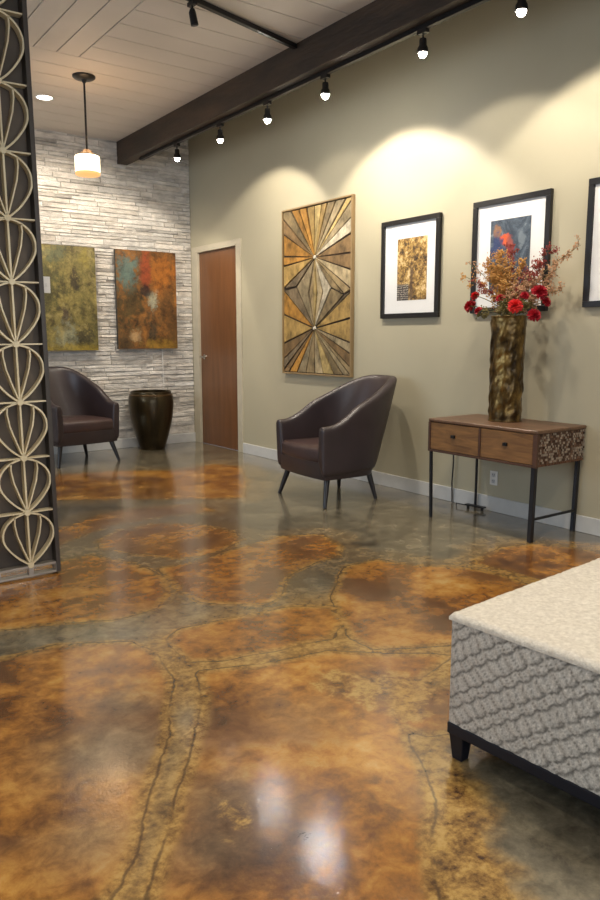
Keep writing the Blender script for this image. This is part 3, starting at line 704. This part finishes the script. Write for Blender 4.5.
# ================================================================== ARMCHAIRS
def smooth01(x): x = max(0, min(1, x)); return x * x * (3 - 2 * x)
def plan(tt, hw, y0, yb, yf, n=2.5):
    a = abs(tt); s = 1 if tt >= 0 else -1
    if a <= .6:
        th = a / .6 * PI / 2
        return s * hw * math.sin(th) ** (2 / n), y0 + (yb - y0) * max(0, math.cos(th)) ** (2 / n)
    k = (a - .6) / .4
    return s * (hw + .004 * math.sin(k * PI)), y0 + (yf - y0) * k
def armchair(label):
    t = thing('armchair', label, 'armchair')
    def dims(z):
        k = (z - .2) / .72; kk = min(1, (z - .2) / .38)
        return .322 + .010 * kk - .020 * max(0, (z - .6) / .32), .270 + .262 * k, -.292 - .010 * kk
    def ztop(tt):
        a = max(0, abs(tt) - .12) / .88
        s = (1 + math.cos(PI * min(1, a * 1.06))) / 2
        return .578 + .330 * s ** .92
    rows = []
    nt_ = 45; ts = [-1 + 2 * i / (nt_ - 1) for i in range(nt_)]
    prof_all = []
    for tt in ts:
        zt = ztop(tt); pr_ = []
        th = .068
        for k in range(9):
            z = .20 + (zt - .028 - .20) * k / 8
            hw, yb, yf = dims(z); x, y = plan(tt, hw, 0, yb, yf)
            if k == 0: x *= .955; y *= .97
            pr_.append((x, y, z))
        hw, yb, yf = dims(zt); xo, yo = plan(tt, hw, 0, yb, yf); xi, yi = plan(tt, hw - th, 0, yb - th * 1.1, yf + .003)
        for k in (1, 2, 3, 4, 5):
            a = PI * k / 6; f = (1 - math.cos(a)) / 2
            pr_.append((xo + (xi - xo) * f, yo + (yi - yo) * f, zt - .028 + .034 * math.sin(a)))
        for k in range(7):
            z = zt - .028 + (.30 - zt + .028) * k / 6
            hw, yb, yf = dims(z); x, y = plan(tt, hw - th - .012 * (k / 6), 0, yb - th * 1.1 - .02 * (k / 6), yf + .003); pr_.append((x, y, z))
        prof_all.append([Vector(p) for p in pr_])
    m = MB()
    # rounded ends: add a slightly shrunken, advanced profile at each arm front
    def endcap(pr_, s):
        c = sum(pr_, Vector()) / len(pr_)
        out = []
        for sc, dy in ((.90, -.012), (.74, -.018)):
            out.append([Vector((c.x + (p.x - c.x) * sc, p.y + dy, c.z + (p.z - c.z) * (1 - (1 - sc) * .25))) for p in pr_])
        return out
    e0 = endcap(prof_all[0], -1); e1 = endcap(prof_all[-1], 1)
    rr = [e0[1], e0[0]] + prof_all + [e1[0], e1[1]]
    n = len(rr[0])
    m.rings(rr, cap=True, closed=True)
    m.build('backrest', M['leather'], t, smooth='all', sub=1)
    # body under the cushion with a curved front panel
    def slab(z0, z1, hw, yb, yf, bulge, nz, top_round=.0, inset_bot=.0):
        rings = []
        for i in range(nz + 1):
            k = i / nz; z = z0 + (z1 - z0) * k
            e = 0
            if top_round: e = top_round * (1 - math.sqrt(max(0, 1 - (abs(k - .5) * 2) ** 3)))
            ib = inset_bot * (1 - k) ** 2
            ring = []
            for j in range(33):
                tt = -1 + 2 * j / 32; x, y = plan(tt, hw - e - ib, 0, yb - e - ib, yf + e + ib); ring.append(Vector((x, y, z)))
            for j in range(1, 16):
                u = -1 + 2 * j / 16; x = -(hw - e - ib) * u * -1
                x = (hw - e - ib) * (1 - 2 * j / 16); ring.append(Vector((x, yf + e + ib - bulge * (1 - (x / hw) ** 2), z)))
            rings.append(ring)
        return rings
    m = MB(); m.rings(slab(.198, .322, .324, .262, -.298, .024, 6, 0, .018)); m.build('seat_base', M['leather'], t, smooth=True)
    m = MB(); m.rings(slab(.310, .425, .288, .27, -.300, .030, 8, .022)); m.build('seat_cushion', M['seatleather'], t, smooth='all')
    for sx in (-1, 1):
        m = MB(); m.tube([(sx * .262, -.235, .215), (sx * .318, -.292, .0)], [.024, .014], 14); m.build('leg', M['legwood'], t, smooth=True)
        m = MB(); m.tube([(sx * .190, .185, .215), (sx * .242, .222, .0)], [.024, .014], 14); m.build('leg', M['legwood'], t, smooth=True)
    return t
ch = armchair('dark brown leather armchair in front of the sunburst panel')
ch.location = (3.47, 4.345, 0); ch.rotation_euler.z = math.radians(-94); ch['group'] = 'leather tub armchairs'
c2 = copy_tree(ch); c2['label'] = 'dark brown leather armchair against the stone wall beside the lattice screen'
c2.location = (2.44, 7.14, 0); c2.rotation_euler.z = math.radians(8)

# ================================================================== URN
t = thing('floor_urn', 'tall dark bronze urn on the floor against the stone wall', 'urn', (3.405, 7.44, 0))
m = MB(); m.lathe([(.001, 0), (.128, 0), (.136, .008), (.150, .06), (.178, .15), (.205, .25), (.226, .35), (.238, .45), (.241, .52), (.236, .575), (.225, .600), (.217, .612), (.217, .628), (.211, .634), (.205, .628), (.205, .60), (.222, .52), (.215, .40), (.001, .36)], n=48, cap=False)
m.build('urn_body', M['urn'], t, smooth=True)
m = MB(); m.lathe([(.219, .586), (.232, .588), (.233, .596), (.222, .603)], n=48, cap=False); m.build('rim_band', M['urnband'] if 'urnband' in M else M['brass'], t, smooth=True)

# ================================================================== CONSOLE TABLE
def console():
    x0, x1, y0, y1, zb, zt = 3.572, 4.056, 2.60, 3.462, .452, .672
    t = thing('console_table', 'console table of reclaimed wood with two drawers on thin black metal legs', 'table', ((x0 + x1) / 2, (y0 + y1) / 2, 0))
    cx, cy = t.location.x, t.location.y
    X0, X1, Y0, Y1 = x0 - cx, x1 - cx, y0 - cy, y1 - cy
    m = MB(); m.box(X0, X1, Y0, Y1, zt - .022, zt); m.build('tabletop', M['tabletop'], t, bevel=.007, seg=3)
    m = MB(); e = .018
    m.box(X0 + .02, X1, Y0 + e, Y1, zb, zb + e); m.box(X0, X1, Y1 - e, Y1, zb, zt - .022); m.box(X1 - e, X1, Y0 + e, Y1 - e, zb + e, zt - .022)
    m.box(X0, X0 + .02, Y0 + .0, Y0 + .030, zb, zt - .022); m.box(X0, X0 + .02, Y0 + .03, Y1 - e, zb, zb + .014)
    m.box(X0, X0 + .02, -.012 + .0, .002, zb + .014, zt - .022); m.box(X0 + .02, X1 - e, Y0 + .012, Y0 + .02, zb + e, zt - .022)
    m.build('carcass', M['tabledark'], t, bevel=.002)
    for a, b, k in ((Y0 + .033, -.015, -.245), (.005, Y1 - e - .003, .20)):
        m = MB(); m.box(X0 + .004, X0 + .024, a, b, zb + .017, zt - .026); d = m.build('drawer', M['drawer'], t, bevel=.002)
        m = MB(); ky = (a + b) / 2; kz = (zb + zt) / 2 - .004 + .012
        m.box(X0 - .014, X0 + .004, ky - .014, ky + .014, kz - .010, kz + .010); m.build('knob', M['black'], d, bevel=.003)
    # carved end panel: rows of little chips
    m = MB(); rnd = random.Random(11); rows = 14; z = zb + .004; hh = (zt - .013 - zb) / rows
    for r in range(rows):
        x = X0 + .022
        while x < X1 - .004:
            l = rnd.uniform(.006, .016); xe = min(x + l, X1 - .002); g = rnd.random()
            m.cur = (.36, .29, .22) if g > .5 else ((.20, .115, .07) if g > .25 else (.07, .035, .02))
            if r in (0, 13): m.cur = (.16, .075, .04)
            dp = rnd.uniform(.002, .014)
            m.box(x + .0008, xe - .0008, Y0 + .018 - dp, Y0 + .018, z + .001, z + hh - .0015); x = xe
        z += hh
    m.build('carved_end_panel', M['carved'], t, colors=True)
    lw = .024
    def leg(ax, ay, bx, by, top=zb, w0=lw): 
        m = MB(); m.bar((ax, ay, 0), (bx, by, top), w0, w0, (0, 1, 0)); m.build('leg', M['darksteel'], t, bevel=.002)
    leg(X0 + .030, Y0 + .040, X0 + .026, Y0 + .030, w0=.028); leg(X1 - .016, Y0 + .050, X1 - .016, Y0 + .040)
    leg(X0 + .020, Y1 - .025, X0 + .018, Y1 - .015, w0=.018); leg(X1 - .020, Y1 - .030, X1 - .020, Y1 - .030, w0=.014)
    m = MB(); m.box(X0 + .04, X1 - .028, Y0 + .036, Y0 + .050, .128, .142); m.build('stretcher', M['darksteel'], t, bevel=.001)
console()
m = MB(); m.tube([(4.040, 3.66, .46), (4.042, 3.655, .30), (4.040, 3.662, .15), (4.043, 3.66, .03), (4.038, 3.655, .006)], .005, 8)
tag(m.build('electric_cable', M['black'], smooth=True), 'thin black cord running down the wall left of the console table', 'cord')
m = MB(); T_ = Matrix.Translation((4.0, 3.46, 0)) @ Matrix.Rotation(math.radians(4), 4, 'Z')
m.box(-.025, .012, -.14, .02, .022, .032, T_); m.box(-.02, -.004, -.13, -.115, 0, .022, T_); m.box(-.02, -.004, -.01, .005, 0, .022, T_)
m.box(-.022, -.016, .02, .10, .020, .026, T_); m.box(-.022, -.016, .094, .100, 0, .020, T_)
tag(m.build('power_strip', M['black'], bevel=.002), 'small black power strip on the floor under the console table', 'power strip')
t = thing('wall_outlet', 'white electrical outlet low on the wall under the console table', 'outlet', (W - .0005, 3.30, .235))
m = MB(); m.box(-.006, 0, -.033, .033, -.050, .050); m.build('cover_plate', M['white'], t, bevel=.003)
for dz in (-.022, .022):
    m = MB(); m.box(-.0085, -.006, -.016, .016, dz - .014, dz + .014); so = m.build('socket', M['whitewall'], t, bevel=.002)
    for dy, za_, zb_ in ((-.007, -.002, .008), (.007, -.002, .008), (0, -.010, -.005)):
        m = MB(); m.box(-.0092, -.0085, dy - .0015, dy + .0015, dz + za_, dz + zb_); m.build('slot', M['black'], so)

# ================================================================== VASE AND FLOWERS
VX, VY, VZ = 3.85, 3.058, .672
def vase():
    t = thing('tall_vase', 'tall hammered gold bronze cylinder vase on the console table', 'vase', (VX, VY, VZ))
    H = .665; R0 = .102; nz, na = 110, 96; rings = []
    for i in range(nz + 1):
        z = H * i / nz; ring = []
        r = R0 + .006 * (z / H) + (.004 if z < .012 or z > H - .012 else 0)
        for k in range(na):
            a = 2 * PI * k / na
            u = a * 8 / PI; vv = z / .055
            # raised diagonal leaves
            s1 = math.sin(u * 1.0 + vv * 1.1 + 1.3 * math.sin(vv * .9)); s2 = math.sin(u * 1.9 - vv * 2.1 + 1.1 * math.sin(u * .7))
            nn = mn.noise(Vector((math.cos(a) * 4, math.sin(a) * 4, z * 26)))
            d = 0.0046 * max(-.4, s1 * s2) + .0040 * nn
            fade = smooth01((z - .02) / .05) * smooth01((H - .015 - z) / .03)
            rr = r + d * fade; ring.append(Vector((rr * math.cos(a), rr * math.sin(a), z)))
        rings.append(ring)
    for r, z in ((R0 - .002, H), (R0 - .004, H - .01), (R0 - .006, .05)):
        rings.append([Vector((r * math.cos(2 * PI * k / na), r * math.sin(2 * PI * k / na), z)) for k in range(na)])
    m = MB(); m.rings(rings, cap=True); m.build('vase_body', M['vase'], t, smooth='all')
def vase_mat():
    m, nt, b = nodes('hammered_bronze'); v = coords(nt, (1, 1, .6)); f = noise(nt, v, 16, 4, .6)
    L(nt, ramp(nt, f, [(.35, (.030, .018, .008)), (.52, (.12, .072, .022)), (.72, (.36, .24, .08))]), b.inputs['Base Color'])
    b.inputs['Metallic'].default_value = .75; b.inputs['Roughness'].default_value = .30; bump(nt, b, noise(nt, coords(nt), 60, 3), .3, .003)
    return m
M['vase'] = vase_mat(); vase()
M['red'] = mat('red_petals', (.52, .008, .022), .6, col2=(.32, .003, .012), scale=30)
M['redbright'] = mat('bright_red_petals', (.85, .030, .020), .6, col2=(.60, .012, .018), scale=30)
M['stem'] = mat('dry_green_stem', (.13, .12, .035), .7)
M['gold'] = mat('golden_florets', (.62, .33, .075), .7, col2=(.40, .19, .045), scale=40)
M['burg'] = mat('burgundy_florets', (.34, .055, .035), .7, col2=(.20, .03, .025), scale=40)
M['tan'] = mat('tan_florets', (.60, .36, .20), .7, col2=(.42, .22, .11), scale=40)
M['olive'] = mat('olive_foliage', (.20, .15, .035), .7, col2=(.11, .09, .025), scale=40)
MOUTH = Vector((VX, VY, 1.325))
def bezier(a, b, c, n):
    return [a * (1 - k) ** 2 + b * 2 * k * (1 - k) + c * k * k for k in [i / n for i in range(n + 1)]]
def stem_path(tip, rnd, n=10):
    base = Vector((VX + rnd.uniform(-.05, .05), VY + rnd.uniform(-.05, .05), .95 + rnd.uniform(0, .1)))
    d = Vector(tip) - MOUTH; mid = MOUTH + Vector((d.x * .12, d.y * .12, d.z * .45 + .02))
    lim = Vector((mid.x - VX, mid.y - VY)); 
    if lim.length > .07: lim = lim / lim.length * .07; mid.x, mid.y = VX + lim.x, VY + lim.y
    mid.z = max(mid.z, 1.345)
    return [base] + bezier(Vector((VX + lim.x * .7, VY + lim.y * .7, 1.30)), mid, Vector(tip), n)
def bloom(tip, r, rnd):
    """ruffled carnation: stacked rings of wavy petals"""
    m = MB(); t = Vector(tip); ax = (t - (MOUTH + Vector((0, 0, -.12)))).normalized(); x = ax.orthogonal().normalized(); y = ax.cross(x)
    for ring in range(6):
        k = ring / 5; el = math.radians(-18 + 95 * k); rad = r * (1.0 - .28 * k); n = [11, 10, 9, 7, 5, 3][ring]
        for i in range(n):
            a = 2 * PI * (i + .5 * (ring % 2)) / n + rnd.uniform(-.15, .15); wd = 2 * PI / n * .72
            vs_ = [t + ax * (.02 * k * r)]
            for j in range(7):
                u = (j - 3) / 3; aa = a + u * wd * .62; fr = rad * (1 - .16 * u * u) * (1 + rnd.uniform(-.09, .09)); e2 = el + rnd.uniform(-.16, .16)
                vs_.append(t + (x * math.cos(aa) + y * math.sin(aa)) * fr * math.cos(e2) + ax * fr * math.sin(e2))
            vs_ += [p.lerp(t, .35) + ax * rnd.uniform(-.05, .05) * r for p in vs_[1:]]
            m.add(vs_, [(1 + j, 2 + j, 9 + j, 8 + j) for j in range(6)] + [(0, 8 + j, 9 + j) for j in range(6)])
    return m
FL = [((3.78, 3.319, 1.405), .040, 'red', 'red carnation at the far left of the bouquet'),
      ((3.72, 3.195, 1.372), .026, 'red', 'small red carnation low on the left, beside the leftmost bloom'),
      ((3.70, 2.895, 1.392), .044, 'redbright', 'largest bright red carnation at the front centre above the vase rim'),
      ((3.76, 3.054, 1.445), .030, 'red', 'dark red carnation half hidden left of the centre bloom'),
      ((3.84, 3.332, 1.475), .028, 'redbright', 'orange red carnation rising behind the leftmost bloom'),
      ((3.80, 2.800, 1.472), .046, 'red', 'wide red carnation high on the right of the bouquet'),
      ((3.78, 2.815, 1.335), .040, 'red', 'crimson carnation drooping lowest on the right below the rim'),
      ((3.84, 2.775, 1.412), .028, 'red', 'small red carnation at the right behind the drooping bloom'),
      ((3.86, 3.027, 1.485), .024, 'red', 'small red bud like carnation above the centre bloom'),
      ((3.72, 2.845, 1.450), .026, 'red', 'small red carnation tucked between the centre and right blooms')]
rnd = random.Random(21)
for tip, r, c, lab in FL:
    r *= 1.12
    t = thing('red_carnation', lab, 'flower', (VX, VY, VZ), 0, 'red carnations in the tall vase')
    off = -Vector((VX, VY, VZ))
    m = bloom(tip, r, rnd); m.v = [tuple(Vector(p) + off) for p in m.v]; m.build('bloom', M[c], t, smooth='all')
    m = MB(); m.tube([p + off for p in stem_path(tip, rnd)], .0025, 6); m.build('stem', M['stem'], t, smooth=True)
def sprig(tip, kind, spread, nbr, nfl, label, group, start=.35, fsz=.005):
    t = thing('dried_sprig', label, 'dried flower sprig', (VX, VY, VZ), 0, group); off = -Vector((VX, VY, VZ))
    path = stem_path(tip, rnd, 14); ms = MB(); mf = MB(); ms.tube([p + off for p in path], [.002] * (len(path) - 1) + [.001], 5)
    m_ = len(path)
    for i in range(nbr):
        k = start + (1 - start) * (i + rnd.random()) / nbr; f = k * (m_ - 1); j = min(int(f), m_ - 2); p = path[j].lerp(path[j + 1], f - j)
        if p.z < 1.35: continue
        d = (path[j + 1] - path[j]).normalized(); rv = Vector([rnd.gauss(0, 1) for _ in range(3)]).normalized()
        l = spread * rnd.uniform(.6, 1.15) * (1.15 - .5 * k); e = p + (d * .75 + rv * .85).normalized() * l; 
        e.x = min(e.x, W - .02)
        ms.tube([p + off, p.lerp(e, .5) + Vector((0, 0, .006)) + off, e + off], [.0011, .0009, .0006], 4)
        for q in range(nfl):
            u = rnd.uniform(.25, 1.05); c = p.lerp(e, u) + Vector([rnd.gauss(0, .009) for _ in range(3)]) + off; s = fsz * rnd.uniform(.6, 1.4)
            v = [c + Vector(a) * s for a in ((1, 0, 0), (-1, 0, 0), (0, 1, 0), (0, -1, 0), (0, 0, 1), (0, 0, -1))]
            mf.add(v, [(0, 2, 4), (2, 1, 4), (1, 3, 4), (3, 0, 4), (2, 0, 5), (1, 2, 5), (3, 1, 5), (0, 3, 5)])
    mf.build('florets', M[kind], t)['kind'] = 'stuff'; ms.build('stalk', M['stem'], t)
G1, G2, G3, G4 = 'golden dried sprigs', 'burgundy dried sprigs', 'tan dried sprigs', 'olive filler sprigs'
SP = [((3.85, 3.468, 1.62), 'gold', .07, 7, 8, 'thin golden sprig reaching farthest left of the bouquet', G1),
 ((3.9, 3.44, 1.69), 'tan', .06, 6, 6, 'faint tan sprig with open wisps at the upper left', G3),
 ((3.85, 3.236, 1.665), 'gold', .09, 16, 14, 'dense golden sprig on the left above the vase', G1),
 ((3.82, 3.135, 1.72), 'gold', .09, 18, 15, 'tallest dense golden sprig over the blue print', G1),
 ((3.83, 3.19, 1.60), 'gold', .10, 18, 14, 'bushy golden sprig low on the left centre', G1),
 ((3.80, 3.08, 1.62), 'gold', .10, 18, 14, 'bushy golden sprig in the middle of the bouquet', G1),
 ((3.9, 3.096, 1.77), 'burg', .07, 12, 7, 'burgundy tipped sprig rising highest before the print', G2),
 ((3.85, 2.975, 1.66), 'gold', .07, 12, 12, 'golden sprig just right of the bouquet centre', G1),
 ((3.80, 2.90, 1.56), 'tan', .09, 14, 10, 'short tan sprig over the front centre carnation', G3),
 ((3.85, 2.83, 1.62), 'burg', .09, 16, 10, 'wide burgundy sprig on the right side', G2),
 ((3.9, 2.80, 1.735), 'burg', .06, 14, 10, 'tall burgundy sprig beside the frame edge at right', G2),
 ((3.85, 2.72, 1.60), 'tan', .10, 16, 12, 'full tan sprig fanning out on the right', G3),
 ((3.93, 2.625, 1.735), 'tan', .07, 9, 10, 'long tan sprig reaching farthest right toward the last frame', G3),
 ((3.85, 2.69, 1.48), 'tan', .08, 12, 10, 'low tan sprig spreading right above the carnations', G3),
 ((3.80, 3.29, 1.56), 'burg', .07, 12, 7, 'small burgundy sprig behind the left carnations', G2),
 ((3.76, 3.20, 1.35), 'olive', .07, 12, 12, 'olive filler sprig spilling over the left of the rim', G4),
 ((3.75, 3.02, 1.40), 'olive', .08, 14, 12, 'olive filler sprig at the front of the rim', G4),
 ((3.80, 2.90, 1.40), 'olive', .08, 14, 12, 'olive filler sprig spilling over the right of the rim', G4),
 ((3.86, 3.05, 1.47), 'olive', .10, 16, 12, 'olive filler sprig in the middle under the carnations', G4)]
for tip, kd, spd, nb, nf, lab, g in SP: sprig(tip, kd, spd * 1.1, int(nb * 1.7), int(nf * 2), lab, g, fsz=.0052)

# ================================================================== UPHOLSTERED BENCH
def bench():
    a = math.radians(4.0); t = thing('upholstered_bench', 'large square upholstered bench with cream top and grey scalloped sides', 'bench', (1.510, 1.352, 0), a)
    LX, LY = 1.35, 1.35; zb, zt = .112, .438
    def val(s, z):      # pattern height and line darkness on a side; s along the side from the far corner
        al = math.radians(36); u = s * math.cos(al) + z * math.sin(al) * 1.0; v = -s * math.sin(al) + z * math.cos(al)
        per = .078; u2 = u / .027
        q = v / per + .10 * abs(math.sin(u2 * PI * .5 + .7 * math.floor(v / per))) + .02 * mn.noise(Vector((s * 9, z * 9, 3)))
        fr = q - math.floor(q); row = math.floor(q)
        wide = fr < .62; ff = fr / .62 if wide else (fr - .62) / .38
        ridge = math.exp(-(min(ff, 1 - ff) / .09) ** 2)
        uu = u2 * (1 if wide else 1.7) + row * .37 + .6 * mn.noise(Vector((s * 14, z * 14, 9)))
        fold = math.sin(uu * PI) * math.sin(PI * ff) ** .6
        foldline = math.exp(-((abs(((uu) % 1) - .5) - .5) / .10) ** 2) * math.sin(PI * ff) ** .5
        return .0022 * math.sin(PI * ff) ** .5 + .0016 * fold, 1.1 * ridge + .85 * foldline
    def side(name, org, du, nrm, length):
        step = .0062; ns = int(length / step); nz = int((zt - .013 - zb) / .0062); V = []; Cc = []
        for j in range(nz + 1):
            z = zb + (zt - .013 - zb) * j / nz
            for i in range(ns + 1):
                s = length * i / ns; h, dk = val(s, z)
                e = smooth01(s / .02) * smooth01((length - s) / .02); h = h * e
                bul = .002 * math.sin(PI * (z - zb) / (zt - zb)); p = Vector(org) + Vector(du) * s + Vector(nrm) * (h + bul * e)
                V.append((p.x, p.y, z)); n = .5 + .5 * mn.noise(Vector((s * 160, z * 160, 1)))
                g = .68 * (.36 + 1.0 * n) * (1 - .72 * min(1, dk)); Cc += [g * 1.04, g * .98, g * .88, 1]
        F = [(j * (ns + 1) + i, j * (ns + 1) + i + 1, (j + 1) * (ns + 1) + i + 1, (j + 1) * (ns + 1) + i) for j in range(nz) for i in range(ns)]
        me = bpy.data.meshes.new(name); me.from_pydata(V, [], F); ca = me.color_attributes.new('col', 'FLOAT_COLOR', 'POINT'); ca.data.foreach_set('color', Cc)
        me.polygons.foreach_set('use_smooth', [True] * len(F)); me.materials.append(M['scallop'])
        bm = bmesh.new(); bm.from_mesh(me); bmesh.ops.recalc_face_normals(bm, faces=bm.faces); bm.to_mesh(me); bm.free()
        o = bpy.data.objects.new(name, me); COL.objects.link(o); o.parent = t; return o
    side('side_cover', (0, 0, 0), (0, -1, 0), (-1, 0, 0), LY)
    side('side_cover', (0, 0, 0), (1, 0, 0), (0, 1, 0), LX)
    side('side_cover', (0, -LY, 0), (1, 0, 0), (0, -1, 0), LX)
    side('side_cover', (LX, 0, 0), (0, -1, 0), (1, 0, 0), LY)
    # top cushion, nubby, with a soft rolled edge
    n = 150; e0 = .0065; V = []; F = []
    gx = [-e0 - .004] + [(-e0 + (LX + 2 * e0) * i / n) for i in range(n + 1)] + [LX + e0 + .004]
    nn = len(gx)
    for j, yy in enumerate(gx):
        for i, xx in enumerate(gx):
            edge = min(xx + e0, LX + e0 - xx, yy + e0, LY + e0 - yy); k = max(0, min(1, (edge) / .016))
            z = zt - .010 + .012 * math.sqrt(max(0, 1 - (1 - k) ** 2)); z += .0022 * mn.noise(Vector((xx * 55, yy * 55, 0))) + .001 * mn.noise(Vector((xx * 160, yy * 160, 5)))
            if i in (0, nn - 1) or j in (0, nn - 1): z = zt - .020
            wv = .003 * mn.noise(Vector((xx * 12, yy * 12, 8)))
            V.append((min(max(xx, -e0), LX + e0), -min(max(yy, -e0), LY + e0), z + wv * (0 if i in (0, nn - 1) or j in (0, nn - 1) else 1)))
    for j in range(nn - 1):
        for i in range(nn - 1): F.append((j * nn + i, j * nn + i + 1, (j + 1) * nn + i + 1, (j + 1) * nn + i))
    m = MB(); m.add(V, F); m.build('seat_top', M['boucle'], t, smooth='all')
    m = MB(); m.box(.02, LX - .02, -LY + .02, -.02, zb + .002, zt - .02); m.build('core', M['core'], t)
    m = MB(); m.box(-.004, LX + .004, -LY - .004, .004, .078, .1115); m.build('base_frame', M['navy'], t, bevel=.003)
    for x, y in ((.025, -.025), (LX - .025, -.025), (.025, -LY + .025), (LX - .025, -LY + .025)):
        m = MB(); m.bar((x, y, .080), (x, y, 0), .050, .050, (0, 1, 0), .034); m.build('leg', M['navy'], t, bevel=.003)
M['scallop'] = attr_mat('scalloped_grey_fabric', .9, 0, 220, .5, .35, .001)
M['boucle'] = mat('cream_boucle', (.72, .67, .58), .95, col2=(.52, .47, .40), scale=85, bmp=.7, bscale=190, bdist=.004, detail=6)
M['core'] = mat('grey_core', (.2, .19, .17), .9)
M['navy'] = mat('black_lacquer', (.007, .008, .014), .5, spec=.3)
bench()
